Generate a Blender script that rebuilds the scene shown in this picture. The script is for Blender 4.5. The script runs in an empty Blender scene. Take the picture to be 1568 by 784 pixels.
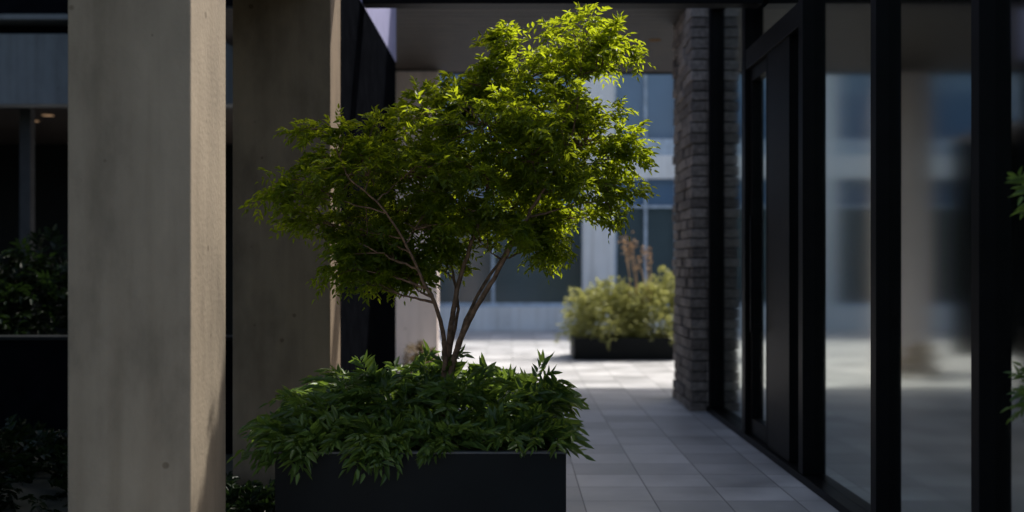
import bpy, math, random
import numpy as np
from mathutils import Vector
random.seed(4); rng=np.random.default_rng(7)
sc=bpy.context.scene
sc.view_settings.view_transform='Standard'; sc.view_settings.look='None'; sc.view_settings.exposure=0

# ------------------------------------------------------------ materials
def newmat(name):
    m=bpy.data.materials.new(name); m.use_nodes=True
    nt=m.node_tree; nt.nodes.clear()
    out=nt.nodes.new('ShaderNodeOutputMaterial')
    return m,nt,out
def N(nt,t,**k):
    n=nt.nodes.new(t)
    for a,b in k.items(): setattr(n,a,b)
    return n
def pbsdf(nt,out,rough=.7,metal=0,spec=.5):
    b=N(nt,'ShaderNodeBsdfPrincipled'); b.inputs['Roughness'].default_value=rough
    b.inputs['Metallic'].default_value=metal; b.inputs['Specular IOR Level'].default_value=spec
    nt.links.new(b.outputs[0],out.inputs[0]); return b
def ramp(nt,src,stops):
    r=N(nt,'ShaderNodeValToRGB'); nt.links.new(src,r.inputs[0])
    e=r.color_ramp.elements
    while len(e)<len(stops): e.new(.5)
    for i,(p,c) in enumerate(stops):
        e[i].position=p; e[i].color=(*c,1)
    return r
def plain(name,col,rough=.6,metal=0,spec=.5,var=.25,scale=6):
    m,nt,out=newmat(name); b=pbsdf(nt,out,rough,metal,spec)
    g=N(nt,'ShaderNodeNewGeometry'); n=N(nt,'ShaderNodeTexNoise'); n.inputs['Scale'].default_value=scale; n.inputs['Detail'].default_value=6
    nt.links.new(g.outputs['Position'],n.inputs['Vector'])
    lo=tuple(c*(1-var) for c in col); hi=tuple(c*(1+var) for c in col)
    r=ramp(nt,n.outputs[0],[(.3,lo),(.7,hi)]); nt.links.new(r.outputs[0],b.inputs['Base Color'])
    return m
def concrete(name,col,stain=.3):
    m,nt,out=newmat(name); b=pbsdf(nt,out,.85,0,.3); L=nt.links.new
    g=N(nt,'ShaderNodeNewGeometry')
    mp=N(nt,'ShaderNodeMapping'); mp.inputs['Scale'].default_value=(1,1,.45); L(g.outputs['Position'],mp.inputs[0])
    n1=N(nt,'ShaderNodeTexNoise'); n1.inputs['Scale'].default_value=2.6; n1.inputs['Detail'].default_value=9; n1.inputs['Roughness'].default_value=.62; L(mp.outputs[0],n1.inputs['Vector'])
    lo=tuple(c*(1-stain) for c in col); hi=tuple(c*(1+stain*.6) for c in col)
    r1=ramp(nt,n1.outputs[0],[(.3,lo),(.5,col),(.72,hi)])
    mp2=N(nt,'ShaderNodeMapping'); mp2.inputs['Scale'].default_value=(9,9,.5); L(g.outputs['Position'],mp2.inputs[0])
    n2=N(nt,'ShaderNodeTexNoise'); n2.inputs['Scale'].default_value=1; n2.inputs['Detail'].default_value=5; L(mp2.outputs[0],n2.inputs['Vector'])
    r2=ramp(nt,n2.outputs[0],[(.3,(.74,.72,.69)),(.55,(1,1,1))])
    mx=N(nt,'ShaderNodeMix',data_type='RGBA',blend_type='MULTIPLY'); mx.inputs[0].default_value=.6
    L(r1.outputs[0],mx.inputs[6]); L(r2.outputs[0],mx.inputs[7])
    v=N(nt,'ShaderNodeTexVoronoi'); v.inputs['Scale'].default_value=6; L(g.outputs['Position'],v.inputs['Vector'])
    n3=N(nt,'ShaderNodeTexNoise'); n3.inputs['Scale'].default_value=2.1; L(g.outputs['Position'],n3.inputs['Vector'])
    ms=N(nt,'ShaderNodeMath',operation='MULTIPLY_ADD'); L(n3.outputs[0],ms.inputs[0]); ms.inputs[1].default_value=.3; ms.inputs[2].default_value=-.1
    lt=N(nt,'ShaderNodeMath',operation='SUBTRACT'); L(v.outputs['Distance'],lt.inputs[0]); L(ms.outputs[0],lt.inputs[1])
    r3=ramp(nt,lt.outputs[0],[(0,(.35,.3,.25)),(.03,(1,1,1))])
    mx2=N(nt,'ShaderNodeMix',data_type='RGBA',blend_type='MULTIPLY'); mx2.inputs[0].default_value=.6
    L(mx.outputs[2],mx2.inputs[6]); L(r3.outputs[0],mx2.inputs[7]); L(mx2.outputs[2],b.inputs['Base Color'])
    n4=N(nt,'ShaderNodeTexNoise'); n4.inputs['Scale'].default_value=45; n4.inputs['Detail'].default_value=8; L(g.outputs['Position'],n4.inputs['Vector'])
    ad=N(nt,'ShaderNodeMath',operation='ADD'); L(n4.outputs[0],ad.inputs[0]); L(n1.outputs[0],ad.inputs[1])
    bp=N(nt,'ShaderNodeBump'); bp.inputs['Strength'].default_value=.3; bp.inputs['Distance'].default_value=.01
    L(ad.outputs[0],bp.inputs['Height']); L(bp.outputs[0],b.inputs['Normal'])
    return m
def leafmat(name,dark,light,trans,tw=.45,spec=.3):
    m,nt,out=newmat(name); L=nt.links.new
    g=N(nt,'ShaderNodeNewGeometry')
    n=N(nt,'ShaderNodeTexNoise'); n.inputs['Scale'].default_value=3; L(g.outputs['Position'],n.inputs['Vector'])
    ad=N(nt,'ShaderNodeMath',operation='ADD'); L(g.outputs['Random Per Island'],ad.inputs[0]); L(n.outputs[0],ad.inputs[1])
    hf=N(nt,'ShaderNodeMath',operation='MULTIPLY'); L(ad.outputs[0],hf.inputs[0]); hf.inputs[1].default_value=.5
    r=ramp(nt,hf.outputs[0],[(.2,dark),(.8,light)])
    b=N(nt,'ShaderNodeBsdfPrincipled'); b.inputs['Roughness'].default_value=.42; b.inputs['Specular IOR Level'].default_value=spec
    L(r.outputs[0],b.inputs['Base Color'])
    t=N(nt,'ShaderNodeBsdfTranslucent')
    r2=ramp(nt,hf.outputs[0],[(.2,tuple(c*.6 for c in trans)),(.8,trans)]); L(r2.outputs[0],t.inputs[0])
    mx=N(nt,'ShaderNodeMixShader'); mx.inputs[0].default_value=tw
    L(b.outputs[0],mx.inputs[1]); L(t.outputs[0],mx.inputs[2]); L(mx.outputs[0],out.inputs[0])
    return m
def glassmat(name,refl,tint,rough=.0):
    m,nt,out=newmat(name); L=nt.links.new
    gl=N(nt,'ShaderNodeBsdfGlossy'); gl.inputs['Color'].default_value=(.84,.90,.86,1); gl.inputs['Roughness'].default_value=rough
    tr=N(nt,'ShaderNodeBsdfTransparent'); tr.inputs[0].default_value=(*tint,1)
    lw=N(nt,'ShaderNodeLayerWeight'); lw.inputs['Blend'].default_value=.5
    mr=N(nt,'ShaderNodeMapRange'); L(lw.outputs['Facing'],mr.inputs[0])
    mr.inputs['To Min'].default_value=.12; mr.inputs['To Max'].default_value=refl
    mx=N(nt,'ShaderNodeMixShader'); L(mr.outputs[0],mx.inputs[0]); L(tr.outputs[0],mx.inputs[1]); L(gl.outputs[0],mx.inputs[2]); L(mx.outputs[0],out.inputs[0])
    return m
def paving():
    m,nt,out=newmat('paving_mat'); b=pbsdf(nt,out,.5,0,.4); L=nt.links.new
    g=N(nt,'ShaderNodeNewGeometry')
    br=N(nt,'ShaderNodeTexBrick'); br.offset=0; br.inputs['Scale'].default_value=1; br.inputs['Brick Width'].default_value=.45; br.inputs['Row Height'].default_value=.45
    br.inputs['Mortar Size'].default_value=.005; br.inputs['Mortar Smooth'].default_value=.3
    br.inputs['Color1'].default_value=(.40,.40,.40,1); br.inputs['Color2'].default_value=(.62,.62,.62,1); br.inputs['Mortar'].default_value=(.2,.2,.2,1)
    L(g.outputs['Position'],br.inputs[0])
    n=N(nt,'ShaderNodeTexNoise'); n.inputs['Scale'].default_value=1.7; n.inputs['Detail'].default_value=9; L(g.outputs['Position'],n.inputs['Vector'])
    r=ramp(nt,n.outputs[0],[(.3,(.66,.66,.66)),(.7,(1.08,1.08,1.08))])
    mx=N(nt,'ShaderNodeMix',data_type='RGBA',blend_type='MULTIPLY'); mx.inputs[0].default_value=1
    L(br.outputs[0],mx.inputs[6]); L(r.outputs[0],mx.inputs[7]); L(mx.outputs[2],b.inputs['Base Color'])
    rr=ramp(nt,n.outputs[0],[(.3,(.38,)*3),(.7,(.6,)*3)]); L(rr.outputs[0],b.inputs['Roughness'])
    n4=N(nt,'ShaderNodeTexNoise'); n4.inputs['Scale'].default_value=60; n4.inputs['Detail'].default_value=6; L(g.outputs['Position'],n4.inputs['Vector'])
    sb=N(nt,'ShaderNodeMath',operation='MULTIPLY_ADD'); L(n4.outputs[0],sb.inputs[0]); sb.inputs[1].default_value=.25
    iv=N(nt,'ShaderNodeMath',operation='SUBTRACT'); iv.inputs[0].default_value=1; L(br.outputs['Fac'],iv.inputs[1]); L(iv.outputs[0],sb.inputs[2])
    bp=N(nt,'ShaderNodeBump'); bp.inputs['Strength'].default_value=.5; bp.inputs['Distance'].default_value=.006
    L(sb.outputs[0],bp.inputs['Height']); L(bp.outputs[0],b.inputs['Normal'])
    return m
def emis(name,col,s):
    m,nt,out=newmat(name); e=N(nt,'ShaderNodeEmission'); e.inputs[0].default_value=(*col,1); e.inputs[1].default_value=s
    nt.links.new(e.outputs[0],out.inputs[0]); return m

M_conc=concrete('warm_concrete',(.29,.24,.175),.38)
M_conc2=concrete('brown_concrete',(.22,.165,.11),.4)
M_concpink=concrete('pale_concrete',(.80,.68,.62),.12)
M_far=concrete('pale_grey_concrete',(.82,.84,.84),.08)
M_lav=plain('painted_render',(.26,.26,.42),.7,var=.08)
M_black=plain('black_metal',(.004,.004,.0045),.45,0,.08)
M_darkwall=plain('dark_cladding',(.004,.0045,.006),.9,0,0)
M_planter=plain('anthracite_metal',(.010,.0115,.012),.55,0,.1,var=.15,scale=3)
M_soil=plain('soil_mat',(.03,.022,.015),.95,scale=30)
M_ground=plain('ground_mat',(.05,.055,.04),.95,scale=2)
M_pave=paving()
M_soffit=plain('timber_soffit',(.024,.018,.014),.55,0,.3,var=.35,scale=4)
M_glass=glassmat('storefront_glass',.92,(.13,.14,.14),.08)
M_bglass=plain('blue_window_glass',(.11,.19,.30),.12,0,.9,var=.15,scale=.5)
M_dglass=plain('dark_window_glass',(.06,.09,.10),.15,0,.7,var=.2,scale=.6)
M_vdark=plain('black_glass',(.003,.004,.004),.5,0,.08)
M_frame=plain('grey_blue_frame',(.42,.51,.60),.5)
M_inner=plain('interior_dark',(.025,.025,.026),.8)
M_bark=plain('bark_mat',(.17,.105,.065),.85,0,.2,var=.5,scale=38)
M_leaf=leafmat('maple_leaf',(.010,.026,.005),(.050,.09,.009),(.70,.82,.025),.52)
M_leaf2=leafmat('groundcover_leaf',(.028,.07,.015),(.13,.21,.045),(.28,.42,.05),.38,.55)
M_leaf3=leafmat('shrub_leaf',(.22,.24,.08),(.46,.46,.18),(.6,.6,.18),.35)
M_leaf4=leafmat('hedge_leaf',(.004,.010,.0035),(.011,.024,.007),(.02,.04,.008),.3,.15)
M_dry=plain('dry_flower',(.50,.34,.20),.9)

# ------------------------------------------------------------ mesh helpers
def link(o,parent=None):
    sc.collection.objects.link(o)
    if parent: o.parent=parent
    return o
def empty(name,loc=(0,0,0)):
    e=bpy.data.objects.new(name,None); e.empty_display_size=.2; return link(e)
def boxes(name,bs,mat,parent=None,bevel=0):
    V=[];F=[]
    for (x0,x1,y0,y1,z0,z1) in bs:
        b=len(V)
        V+=[(x0,y0,z0),(x1,y0,z0),(x1,y1,z0),(x0,y1,z0),(x0,y0,z1),(x1,y0,z1),(x1,y1,z1),(x0,y1,z1)]
        F+=[tuple(b+i for i in f) for f in ((0,3,2,1),(4,5,6,7),(0,1,5,4),(1,2,6,5),(2,3,7,6),(3,0,4,7))]
    me=bpy.data.meshes.new(name); me.from_pydata(V,[],F); me.update(); me.materials.append(mat)
    o=link(bpy.data.objects.new(name,me),parent)
    if bevel:
        md=o.modifiers.new('bevel','BEVEL'); md.width=bevel; md.segments=2; md.limit_method='ANGLE'
    return o
def box(name,x0,x1,y0,y1,z0,z1,mat,parent=None,bevel=0): return boxes(name,[(x0,x1,y0,y1,z0,z1)],mat,parent,bevel)
def nrm(a): return a/np.maximum(np.linalg.norm(a,axis=-1,keepdims=True),1e-9)
def leaves_mesh(name,B,D,U,L,W,mat,parent=None,curl=.18,fold=.25):
    n=len(B); D=nrm(D); S=nrm(np.cross(D,U)); U=nrm(np.cross(S,D)); L=L[:,None]; W=W[:,None]
    v=np.stack([B, B+D*L*.32+S*W*.5+U*W*fold, B+D*L*.66+S*W*.34+U*(W*fold*.6-L*curl*.35), B+D*L-U*L*curl,
                B+D*L*.66-S*W*.34+U*(W*fold*.6-L*curl*.35), B+D*L*.32-S*W*.5+U*W*fold],axis=1).reshape(-1,3)
    base=(np.arange(n)*6)[:,None]
    f=np.concatenate([base+np.array([[0,1,2,3]]),base+np.array([[0,3,4,5]])],axis=1).reshape(-1)
    me=bpy.data.meshes.new(name); me.vertices.add(n*6); me.vertices.foreach_set('co',v.astype(np.float32).ravel())
    me.loops.add(len(f)); me.loops.foreach_set('vertex_index',f.astype(np.int32))
    me.polygons.add(n*2); me.polygons.foreach_set('loop_start',np.arange(0,n*8,4,dtype=np.int32))
    me.update(calc_edges=True); me.validate(); me.materials.append(mat)
    return link(bpy.data.objects.new(name,me),parent)
def fronds(P,D,S,k,leafL,leafW,droop=.35,spread=55,nj=.25):
    """pinnate sprays: returns leaflet arrays"""
    M=len(P); D=nrm(D); up=np.tile([0,0,1.],(M,1))+rng.normal(0,.35,(M,3))
    side=nrm(np.cross(D,up)); nn=nrm(np.cross(side,D)); out=[[],[],[],[],[]]
    for i in range(k):
        t=.25+.75*(i/(k-1)); term=(i==k-1)
        pos=P+D*(S*t)[:,None]-np.array([0,0,1.])*(S*droop*t*t)[:,None]
        fwd=nrm(D-np.array([0,0,1.])*2*droop*t)
        for sgn in ([0] if term else [-1,1]):
            a=math.radians(spread)*(1 if sgn else 0)
            d=fwd*math.cos(a)+side*math.sin(a)*sgn+rng.normal(0,.16,(M,3))
            sz=(.65+.5*math.sin(math.pi*min(1,t*.85)))*rng.uniform(.75,1.2,M)
            out[0].append(pos);out[1].append(d);out[2].append(nn+rng.normal(0,nj,(M,3)));out[3].append(leafL*sz);out[4].append(leafW*sz)
    return [np.concatenate(x) for x in out]
def tubes(name,paths,mat,parent=None,sides=7):
    V=[];F=[]
    for pts,rad in paths:
        pts=[Vector(p) for p in pts]; n=len(pts); b0=len(V)
        a=None
        for i,p in enumerate(pts):
            t=(pts[min(i+1,n-1)]-pts[max(i-1,0)]).normalized()
            if a is None: a=t.orthogonal().normalized()
            a=(a-t*a.dot(t)).normalized(); c=t.cross(a)
            for j in range(sides):
                an=2*math.pi*j/sides; V.append(p+(a*math.cos(an)+c*math.sin(an))*rad[i])
        for i in range(n-1):
            for j in range(sides):
                F.append((b0+i*sides+j,b0+i*sides+(j+1)%sides,b0+(i+1)*sides+(j+1)%sides,b0+(i+1)*sides+j))
        F.append(tuple(b0+(n-1)*sides+j for j in range(sides)))
    me=bpy.data.meshes.new(name); me.from_pydata(V,[],F); me.update(); me.materials.append(mat)
    me.polygons.foreach_set('use_smooth',[True]*len(me.polygons))
    return link(bpy.data.objects.new(name,me),parent)
def smooth(ctrl,sub=6,jit=0):
    P=[Vector(c) for c in ctrl]; P=[P[0]*2-P[1]]+P+[P[-1]*2-P[-2]]; o=[]
    for i in range(1,len(P)-2):
        for s in range(sub):
            t=s/sub; p0,p1,p2,p3=P[i-1:i+3]
            q=.5*((2*p1)+(p2-p0)*t+(2*p0-5*p1+4*p2-p3)*t*t+(3*p1-p0-3*p2+p3)*t**3)
            if jit: q=q+Vector([random.gauss(0,jit) for _ in range(3)])
            o.append(q)
    o.append(P[-2]); return o

# ------------------------------------------------------------ ground
box('ground',-150,150,-150,150,-.2,0,M_ground)
boxes('pavement',[(-1.5,2.2,-6,12.6,.001,.004),(-9,14,12.6,25.94,.001,.004)],M_pave)

# ------------------------------------------------------------ concrete columns
box('concrete_column',-1.81,-1.307,4.63,5.2,0,4.2,M_conc,None,.008)
box('concrete_column',-1.872,-1.216,7.62,8.07,0,4.2,M_conc2,None,.008)
box('concrete_column',-1.70,-1.03,15.80,16.04,0,4.19,M_concpink,None,.01)
# canopy roof above the columns, left garden side; plus added out-of-view shade pieces
cr=empty('canopy_roof')
box('slab',-6.5,-1.28,1.5,9.0,4.202,4.5,M_darkwall,cr)
box('shade_beam',-6.5,-1.32,5.25,7.56,3.32,4.2,M_darkwall,cr)  # unseen beam, added to darken the top of the second column
box('shade_slab',-1.278,.75,6.95,8.2,4.0,4.25,M_darkwall,cr)  # added out of view overhead so the left crown falls in shadow
box('shade_slab_return',-1.278,.05,6.64,6.948,4.0,4.25,M_darkwall,cr)  # extra unseen strip added to block remaining sun on the left crown
# dark wall with painted beam over it
dw=empty('dark_clad_wall')
box('cladding',-1.42,-1.226,8.08,12.0,0,3.63,M_darkwall,dw)
box('beam',-1.45,-1.222,8.08,12.0,3.632,4.75,M_lav,dw)
box('steel_beam',-1.22,2.05,9.29,9.47,3.632,3.85,M_black,None,.006)

# ------------------------------------------------------------ bridge
b=empty('covered_bridge')
box('deck',-3.5,8,12.002,16.05,4.235,5.1,M_darkwall,b)
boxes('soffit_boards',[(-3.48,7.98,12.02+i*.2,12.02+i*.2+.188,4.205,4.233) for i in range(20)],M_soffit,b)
box('edge_trim',-3.5,8,16.052,16.12,4.19,4.3,M_black,b)
def disc(name,x,y,z,r,mat,parent):
    V=[(x+r*math.cos(a*math.pi/8),y+r*math.sin(a*math.pi/8),z) for a in range(16)]
    me=bpy.data.meshes.new(name); me.from_pydata(V,[],[tuple(range(16))[::-1]]); me.materials.append(mat); return link(bpy.data.objects.new(name,me),parent)
M_lamp=emis('lamp_warm',(1,.62,.35),.3)
M_lampdim=emis('lamp_warm_dim',(1,.62,.35),.05)
disc('downlight',1.72,13.7,4.2,.08,M_lampdim,b)

# ------------------------------------------------------------ brick pillar
bp_=empty('brick_pillar')
box('mortar_core',1.85,2.3,11.62,12.88,0,4.2,plain('mortar',(.06,.055,.05),.95),bp_)
bs=[];z=0.0;r=0
while z<4.17:
    h=random.uniform(.085,.10); off=(r%2)*.17
    y=11.6-off
    while y<12.9:
        y2=min(y+.34,12.9); ya=max(y,11.6)
        if y2-ya>.03:
            j=random.uniform(-.018,.012); bs.append((1.83+j,1.98,ya,y2-.01,z,min(z+h,4.2)))
        y+=.34
    jj=random.uniform(-.012,.012)
    bs.append((1.985,2.31,11.6+jj,11.75,z,min(z+h,4.2)))
    z+=h+.013; r+=1
m,nt,out=newmat('dark_brick'); pb=pbsdf(nt,out,.85,0,.3); g=N(nt,'ShaderNodeNewGeometry')
rr=ramp(nt,g.outputs['Random Per Island'],[(0,(.17,.14,.122)),(.5,(.26,.22,.19)),(1,(.36,.305,.265))]); nn=N(nt,'ShaderNodeTexNoise'); nn.inputs['Scale'].default_value=22; nn.inputs['Detail'].default_value=8
nt.links.new(g.outputs['Position'],nn.inputs['Vector']); bpn=N(nt,'ShaderNodeBump'); bpn.inputs['Strength'].default_value=.8; bpn.inputs['Distance'].default_value=.015
nt.links.new(nn.outputs[0],bpn.inputs['Height']); nt.links.new(bpn.outputs[0],pb.inputs['Normal'])
mx=N(nt,'ShaderNodeMix',data_type='RGBA',blend_type='MULTIPLY'); mx.inputs[0].default_value=.8; r5=ramp(nt,nn.outputs[0],[(.3,(.5,.5,.5)),(.7,(1.2,1.2,1.2))])
nt.links.new(rr.outputs[0],mx.inputs[6]); nt.links.new(r5.outputs[0],mx.inputs[7]); nt.links.new(mx.outputs[2],pb.inputs['Base Color'])
boxes('bricks',bs,m,bp_,.006)

# ------------------------------------------------------------ glass building on the right
gb=empty('glass_storefront_building')
X=2.07
box('glazing',X,X+.012,-5,11.59,.06,4.05,M_glass,gb)
box('sill',1.98,2.2,-5,11.59,.004,.058,M_black,gb,.004)
box('head',2.0,2.3,-5,11.59,4.06,4.2,M_black,gb)
mull=[(11.45,.13,2.0),(9.72,.14,1.99),(7.79,.12,1.99),(6.25,.10,2.0),(4.87,.09,2.0),(3.5,.11,2.0),(1.9,.11,2.0),(.2,.11,2.0),(-2,.11,2.0)]
boxes('mullions',[(x,2.13,y,y+t,.06,4.058) for y,t,x in mull],M_black,gb,.004)
box('door_transom',1.995,2.14,7.912,9.718,3.16,3.33,M_black,gb,.004)
boxes('door_leaf_frame',[(2.01,2.13,8.25,8.95,.06,3.158)],M_black,gb,.004)
boxes('door_stiles',[(2.03,2.12,9.05,9.10,.062,3.156),(2.03,2.12,9.62,9.715,.062,3.156),(2.03,2.12,9.102,9.618,3.05,3.155),(2.03,2.12,9.102,9.618,.062,.2)],M_black,gb,.003)
boxes('door_handle',[(1.93,1.955,9.2,9.225,.95,1.9),(1.955,2.03,9.2,9.22,1.0,1.02),(1.955,2.03,9.2,9.22,1.83,1.85)],M_black,gb,.003)
box('roof',2.0,9,-5,12.9,4.202,4.32,M_darkwall,gb)
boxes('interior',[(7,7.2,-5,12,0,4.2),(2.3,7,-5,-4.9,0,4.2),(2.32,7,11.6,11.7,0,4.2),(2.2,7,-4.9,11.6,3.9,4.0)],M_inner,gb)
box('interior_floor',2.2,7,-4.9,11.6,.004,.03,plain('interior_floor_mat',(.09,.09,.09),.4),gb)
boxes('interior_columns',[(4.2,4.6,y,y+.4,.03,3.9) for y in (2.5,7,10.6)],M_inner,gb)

# ------------------------------------------------------------ far office building
fb=empty('office_building')
Y=26.0; TOP=6.7
box('plinth',-14,16,Y-.05,Y+.6,0,.53,M_far,fb)
piers=[(-8.2,-7.47),(-3.3,-2.57),(1.61,2.34),(6.5,7.23),(11.4,12.13)]
boxes('piers',[(a,c,Y-.03,Y+.5,.532,TOP) for a,c in piers],M_far,fb,.01)
spans=[(-14,-8.2)]+[(piers[i][1],piers[i+1][0]) for i in range(4)]+[(12.13,16)]
for i,(a,c) in enumerate(spans):
    boxes('spandrel',[(a,c,Y,Y+.5,3.47,4.0),(a,c,Y+.02,Y+.5,6.1,TOP)],M_far,fb)
    box('ledge',a,c,Y+.05,Y+.5,4.0,4.38,M_frame,fb)
    box('upper_glass',a,c,Y+.25,Y+.3,4.38,6.1,M_bglass,fb)
    box('lower_glass',a,c,Y+.25,Y+.3,.53,3.47,M_dglass,fb)
    fr=[]; x=a; st_=.70 if a>1.6 else 2.1
    while x<c-.1:
        fr+= [(x,x+.07,Y+.17,Y+.25,.53,3.47),(x,x+.06,Y+.17,Y+.25,4.38,6.1)]; x+=st_
    fr+=[(a,c,Y+.15,Y+.168,2.80,2.86),(a,c,Y+.15,Y+.168,.53,.62)]
    boxes('window_frames',fr,M_frame,fb)
    box('fanlight_glass',a,c,Y+.235,Y+.248,2.86,3.47,M_bglass,fb)
box('body',-14,16,Y+.6,Y+9,0,TOP-.05,M_far,fb)

# ------------------------------------------------------------ left background building
lb=empty('garden_pavilion_building')
M_pav=concrete('pavilion_concrete',(.14,.15,.155),.25)
box('fascia',-13,-3.2,14.0,14.3,3.47,4.34,M_pav,lb,.01)
box('upper_ledge',-13,-3.2,13.9,14.3,4.50,4.56,M_pav,lb)
box('upper_wall',-13,-3.2,14.32,16,4.345,7,M_darkwall,lb)
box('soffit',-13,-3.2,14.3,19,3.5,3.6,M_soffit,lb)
box('back_glass',-13,-3.2,18.9,19,0,3.5,M_vdark,lb)
boxes('posts',[(x,x+.14,14.6,14.74,0,3.5) for x in (-6.32,-8.6,-10.9)],M_inner,lb)
for x,y in ((-6.65,15.8),(-6.2,15.2),(-7.1,16.6)): disc('downlight',x,y,3.49,.08,M_lamp,lb)

# garden planting, left
gp=empty('garden_planter_wall')
box('wall',-7,-1.9,9.0,9.2,0,.9,M_darkwall,gp)
box('cap',-7,-1.9,8.97,9.23,.902,.93,M_planter,gp,.004)
def bushcloud(name,c,r,n,mat,S=.18,lL=.06,lW=.028,k=5):
    u=nrm(rng.normal(0,1,(n,3))); u[:,2]=np.abs(u[:,2])*1.0-.15
    rad=rng.uniform(.55,1.05,n)[:,None]*(1+.18*np.sin(u[:,:1]*7+u[:,1:2]*5))
    P=np.array(c)+u*rad*np.array(r); D=nrm(u+rng.normal(0,.5,(n,3))+[0,0,.3])
    B,Dd,U,L,W=fronds(P,D,rng.uniform(.6,1.3,n)*S,k,lL,lW,.3)
    return leaves_mesh(name,B,Dd,U,L,W,mat)
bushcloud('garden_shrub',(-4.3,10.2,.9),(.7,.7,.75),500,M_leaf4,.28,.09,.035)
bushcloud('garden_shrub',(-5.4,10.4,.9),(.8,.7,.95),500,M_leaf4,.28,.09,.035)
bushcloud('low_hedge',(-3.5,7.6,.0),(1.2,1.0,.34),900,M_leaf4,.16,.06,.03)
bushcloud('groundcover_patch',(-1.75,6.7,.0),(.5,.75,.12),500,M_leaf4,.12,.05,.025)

# ------------------------------------------------------------ far planter + shrub
fp=empty('courtyard_planter')
boxes('trough',[(.97,3.4,17.8,17.86,0,.35),(.97,3.4,18.94,19,0,.35),(.97,1.03,17.86,18.94,0,.35),(3.34,3.4,17.86,18.94,0,.35)],M_planter,fp,.01)
box('soil',1.03,3.34,17.86,18.94,.02,.3,M_soil,fp)
bushcloud('courtyard_shrub',(1.5,18.4,.45),(.62,.6,.82),1700,M_leaf3,.14,.042,.022)
bushcloud('courtyard_shrub',(2.4,18.5,.45),(.7,.6,.92),1700,M_leaf3,.14,.042,.022)
st=[]
for i in range(7):
    x=1.9+random.uniform(-.1,.35); h=random.uniform(1.5,1.85)
    st.append((smooth([(x,18.3,.8),(x+.03,18.3,1.2),(x+random.uniform(-.08,.08),18.3,h)],4),[.008]*9))
tubes('dry_flower_stems',st,M_dry,fp,5)
P=np.array([[p[-1][0],p[-1][1],p[-1][2]] for p,_ in st]).repeat(14,0)+rng.normal(0,.035,(98,3))*[1,1,2.4]
leaves_mesh('dry_flower_heads',P,rng.normal(0,1,(98,3)),rng.normal(0,1,(98,3)),np.full(98,.06),np.full(98,.045),M_dry,fp)
bushcloud('dry_shrub',(-1.2,14.9,.1),(.2,.2,.38),110,leafmat('dry_leaf',(.16,.10,.05),(.26,.18,.09),(.2,.15,.05),.3),.13,.05,.025)

# ------------------------------------------------------------ planter box
pl=empty('planter_box')
x0,x1,y0,y1=-1.125,.257,5.4,6.9
boxes('trough',[(x0,x1,y0,y0+.02,0.004,.6),(x0,x1,y1-.02,y1,0.004,.6),(x0,x0+.02,y0+.02,y1-.02,0.004,.6),(x1-.02,x1,y0+.02,y1-.02,0.004,.6)],M_planter,pl)
boxes('rim',[(x0-.004,x1+.004,y0-.004,y0+.035,.601,.612),(x0-.004,x1+.004,y1-.035,y1+.004,.601,.612),(x0-.004,x0+.035,y0+.036,y1-.036,.601,.612),(x1-.035,x1+.004,y0+.036,y1-.036,.601,.612)],plain('rim_metal',(.06,.065,.07),.4),pl,.002)
box('soil',x0+.02,x1-.02,y0+.02,y1-.02,.3,.585,M_soil,pl)

# groundcover in the planter: lobed, ferny leaves in loose tiers
n=820
cx,cy=-.434,6.15
a=rng.uniform(-1,1,n); c=rng.uniform(-.95,1,n)
hgt=.66+.13*(1-np.clip(a**2*.9+c**2*.7,0,1.3)/1.3)+.06*np.sin(a*9+c*4)+.06*np.cos(c*8-a*6)
P=np.stack([cx+a*.64-.03,cy+c*.72,hgt-rng.uniform(0,.09,n)],1)
D=np.stack([a*.8-.1,c*.7,np.full(n,.75)],1)+rng.normal(0,.6,(n,3))*[1,.8,.6]
S=rng.uniform(.13,.33,n)
front=c<-.6; D[front,1]=-np.abs(D[front,1])*.25; D[front,2]+=.15; S[front]*=.75; P[front,2]=.60+rng.uniform(0,.05,front.sum())
lf=a<-.8; D[lf,2]-=.35; S[lf]*=1.15
B,Dd,U,L,W=fronds(P,D,S,7,.074,.024,.45,46,.45)
m2=44; P2=np.stack([rng.choice([-1.1,-1.02,-.94,-.82,-.68,-.6,-.5,-.3,.0,.15],m2)+rng.normal(0,.04,m2),rng.uniform(5.42,5.5,m2),rng.uniform(.62,.68,m2)],1)
D2=np.stack([rng.normal(-.2,.5,m2),np.full(m2,-.8),np.full(m2,.4)],1)
r2_=fronds(P2,D2,rng.uniform(.10,.17,m2),7,.06,.02,.6,46,.35)
m3=16; P3=np.stack([rng.choice([-.98,-.66,-.6],m3)+rng.normal(0,.03,m3),rng.uniform(5.40,5.46,m3),rng.uniform(.63,.70,m3)],1)
D3=np.stack([rng.normal(-.1,.3,m3),np.full(m3,-.7),np.full(m3,.1)],1)
r3_=fronds(P3,D3,rng.uniform(.13,.18,m3),7,.07,.026,.8,46,.35)
B,Dd,U,L,W=[np.concatenate([p,q,s]) for p,q,s in zip((B,Dd,U,L,W),r2_,r3_)]
leaves_mesh('groundcover_plants',B,Dd,U,L,W,M_leaf2)

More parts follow.
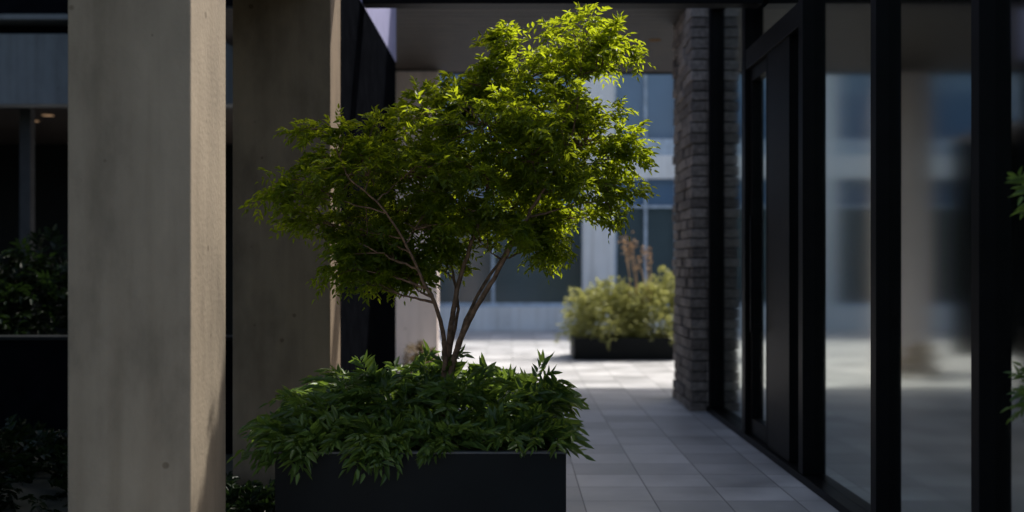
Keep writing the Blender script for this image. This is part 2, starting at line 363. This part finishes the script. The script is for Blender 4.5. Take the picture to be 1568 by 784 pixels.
# ------------------------------------------------------------ tree
tr=empty('maple_tree')
ty=6.15
stems=[
 [(-.365,6.15,.57),(-.36,6.15,.85),(-.345,6.16,1.0),(-.33,6.18,1.18),(-.29,6.2,1.4),(-.22,6.2,1.62),(-.15,6.2,1.85),(-.10,6.18,2.15),(-.02,6.15,2.45)],
 [(-.35,6.12,.57),(-.335,6.1,.82),(-.31,6.08,1.0),(-.23,6.05,1.2),(-.13,6.02,1.37),(-.03,6.0,1.55),(.08,6.0,1.75),(.20,5.98,1.95),(.32,6.0,2.2),(.36,6.02,2.5)],
 [(-.385,6.16,.57),(-.37,6.12,.80),(-.36,6.1,1.0),(-.37,6.06,1.15),(-.41,6.0,1.3),(-.47,5.97,1.42),(-.55,5.93,1.6),(-.68,5.9,1.8),(-.85,5.9,1.95)],
 [(-.35,6.18,.57),(-.35,6.2,.85),(-.335,6.24,1.05),(-.30,6.3,1.25),(-.33,6.36,1.45),(-.40,6.4,1.7),(-.45,6.4,2.0),(-.45,6.4,2.25)],
 [(-.34,6.2,.57),(-.325,6.2,.9),(-.27,6.26,1.15),(-.15,6.3,1.4),(-.02,6.35,1.6),(.08,6.35,1.9),(.1,6.32,2.3),(.12,6.25,2.6)],
]
paths=[];nodes=[]
for s,r0 in zip(stems,(.024,.022,.019,.015,.015)):
    p=smooth(s,6,.002); k=len(p)
    rad=[r0*(1-.8*(i/(k-1))**.8)*(1.45 if i<3 else 1) for i in range(k)]
    paths.append((p,rad)); nodes+= [(p[i],rad[i]) for i in range(10,k)]
clumps=[(.0,2.68,.11,.08,0,.5),(.36,2.70,.18,.10,.0,.9),(.53,2.62,.14,.09,0,.8),(-.23,2.47,.15,.11,-.05,.8),(.10,2.50,.22,.14,-.05,1),(.34,2.44,.20,.15,.1,1),
(-.48,2.30,.17,.11,0,.9),(-.16,2.24,.25,.16,-.2,1),(-.1,2.27,.24,.17,.3,.9),(.19,2.18,.25,.16,.2,1),(.22,2.22,.25,.16,-.25,.9),(.46,2.18,.20,.12,0,1),(.60,2.10,.13,.08,.05,.8),(-.76,2.14,.18,.10,.05,.8),(-1.0,2.20,.12,.05,0,.3),(-.3,2.36,.15,.1,.1,.8),
(-.8,1.97,.20,.13,-.1,1),(-.95,2.06,.14,.08,0,.5),(-1.18,1.87,.15,.06,-.1,.6),(-1.10,1.72,.15,.07,.1,.6),(-.78,1.66,.18,.12,0,1),(-.62,1.8,.2,.12,.1,1),(-.7,2.08,.18,.1,.2,.8),
(-.51,1.98,.23,.14,-.15,.9),(-.5,2.07,.23,.14,.25,.9),(-.16,1.98,.24,.13,-.25,.8),(-.14,2.0,.24,.13,.3,.9),(.19,1.94,.23,.13,.1,1),(.0,1.82,.2,.11,.25,.8),(.42,1.93,.18,.12,-.1,1),(.08,2.05,.2,.12,-.15,.8),(.33,1.76,.17,.1,.2,.9),(.52,1.86,.11,.08,0,.6),
(-.51,1.70,.18,.12,-.05,.9),(-.30,1.76,.17,.09,.25,.8),(-.3,1.84,.17,.09,-.1,.6),(-.2,1.64,.12,.07,.2,.4),(.05,1.66,.14,.08,-.1,.6),(.1,1.72,.15,.08,.2,.7),(.26,1.62,.13,.08,.1,.7),(-.86,1.46,.13,.07,.0,.8),(-.64,1.47,.13,.08,.1,.9),(-.46,1.50,.12,.07,.2,.7),(-.74,1.56,.14,.08,.1,.8),(-.98,1.58,.12,.06,0,.5),(-.56,1.42,.1,.05,0,.4),(-.8,1.40,.1,.05,.05,.4)]
PP=[];DD=[]
for (cxx,cz,rx,rz,dy,w) in clumps:
    c=Vector((cxx,ty+dy,cz))
    best=min(nodes,key=lambda q:(q[0]-c).length+ (2 if q[0].z>c.z-.08 else 0))
    q,rq=best; mid=q.lerp(c,.5)+Vector((random.uniform(-.04,.04),random.uniform(-.04,.04),random.uniform(-.02,.06)))
    bpth=smooth([q,q.lerp(mid,.6),mid,c],4,.003); k=len(bpth)
    paths.append((bpth,[min(rq*.8,.009)*(1-.7*i/(k-1)) for i in range(k)]))
    nt_=int(w*9*(rx/.2))+4
    for i in range(nt_):
        u=Vector((random.gauss(0,1),random.gauss(0,1),random.gauss(0,.9))).normalized()
        R=random.uniform(.7,1.55)
        e=c+Vector((u.x*rx*R,u.y*rx*R,u.z*rz*R+.01)); s=bpth[-1-random.randint(0,4)]
        e.z=min(e.z,2.80)
        m_=s.lerp(e,.55)+Vector((0,0,random.uniform(.0,.05)))
        tp=smooth([s,m_,e],4); paths.append((tp,[.0038-.0003*j for j in range(len(tp))]))
        nl=7
        for j in range(nl):
            f=.35+.65*j/(nl-1); q_=tp[min(len(tp)-1,int(f*(len(tp)-1)+.5))]
            dirr=(e-s).normalized()
            for rep in range(2 if j<nl-1 else 3):
                dd=dirr*.75+Vector((random.gauss(0,.65),random.gauss(0,.65),random.gauss(.05,.42)))
                PP.append(tuple(q_+Vector([random.gauss(0,.018) for _ in range(3)]))); DD.append(tuple(dd))
tubes('trunk_and_branches',paths,M_bark,tr,7)
PP=np.array(PP);DD=np.array(DD)
print('sprays',len(PP))
B,Dd,U,L,W=fronds(PP,DD,rng.uniform(.055,.12,len(PP)),4,.038,.015,.3,50,.6)
leaves_mesh('foliage',B,Dd,U,L,W,M_leaf,tr,.25)

# slim potted plant against the glass, right edge
ip=empty('potted_plant')
boxes('pot',[(1.86,1.975,3.95,4.15,.004,.4)],M_planter,ip,.02)
o=bushcloud('leaves_upper',(1.93,4.08,1.72),(.05,.1,.2),34,M_leaf2,.09,.05,.016); o.parent=ip
o=bushcloud('leaves_lower',(1.93,4.08,.98),(.05,.1,.15),26,M_leaf2,.09,.05,.016); o.parent=ip
tubes('stems',[(smooth([(1.92,4.05,.4),(1.93+dx,4.06,1.0),(1.93+dx,4.08,1.85)],4),[.004]*9) for dx in (-.01,.0,.02)],M_bark,ip)

# ------------------------------------------------------------ light
el=math.radians(52)
d=Vector((.70*math.cos(el),.714*math.cos(el),math.sin(el)))
sl=bpy.data.lights.new('sun','SUN'); sl.energy=5.0; sl.angle=math.radians(1.5); sl.color=(1,.955,.89)
so=link(bpy.data.objects.new('sun',sl)); so.rotation_euler=(-d).to_track_quat('-Z','Y').to_euler()
w=bpy.data.worlds.new('World'); sc.world=w; w.use_nodes=True
nt=w.node_tree; bg=nt.nodes['Background']; sk=nt.nodes.new('ShaderNodeTexSky'); sk.sky_type='NISHITA'; sk.sun_disc=False
sk.sun_elevation=el; sk.sun_rotation=math.atan2(.70,.714); sk.dust_density=4; sk.ozone_density=.8; nt.links.new(sk.outputs[0],bg.inputs[0]); bg.inputs[1].default_value=.20

# ------------------------------------------------------------ camera
cam=bpy.data.cameras.new('camera'); co=link(bpy.data.objects.new('camera',cam)); sc.camera=co
co.location=(0,0,1.5); co.rotation_euler=(math.radians(90),0,0)
cam.lens=40; cam.sensor_width=36; cam.shift_y=.0083; cam.clip_end=500
cam.dof.use_dof=True; cam.dof.focus_distance=5.95; cam.dof.aperture_fstop=1.2
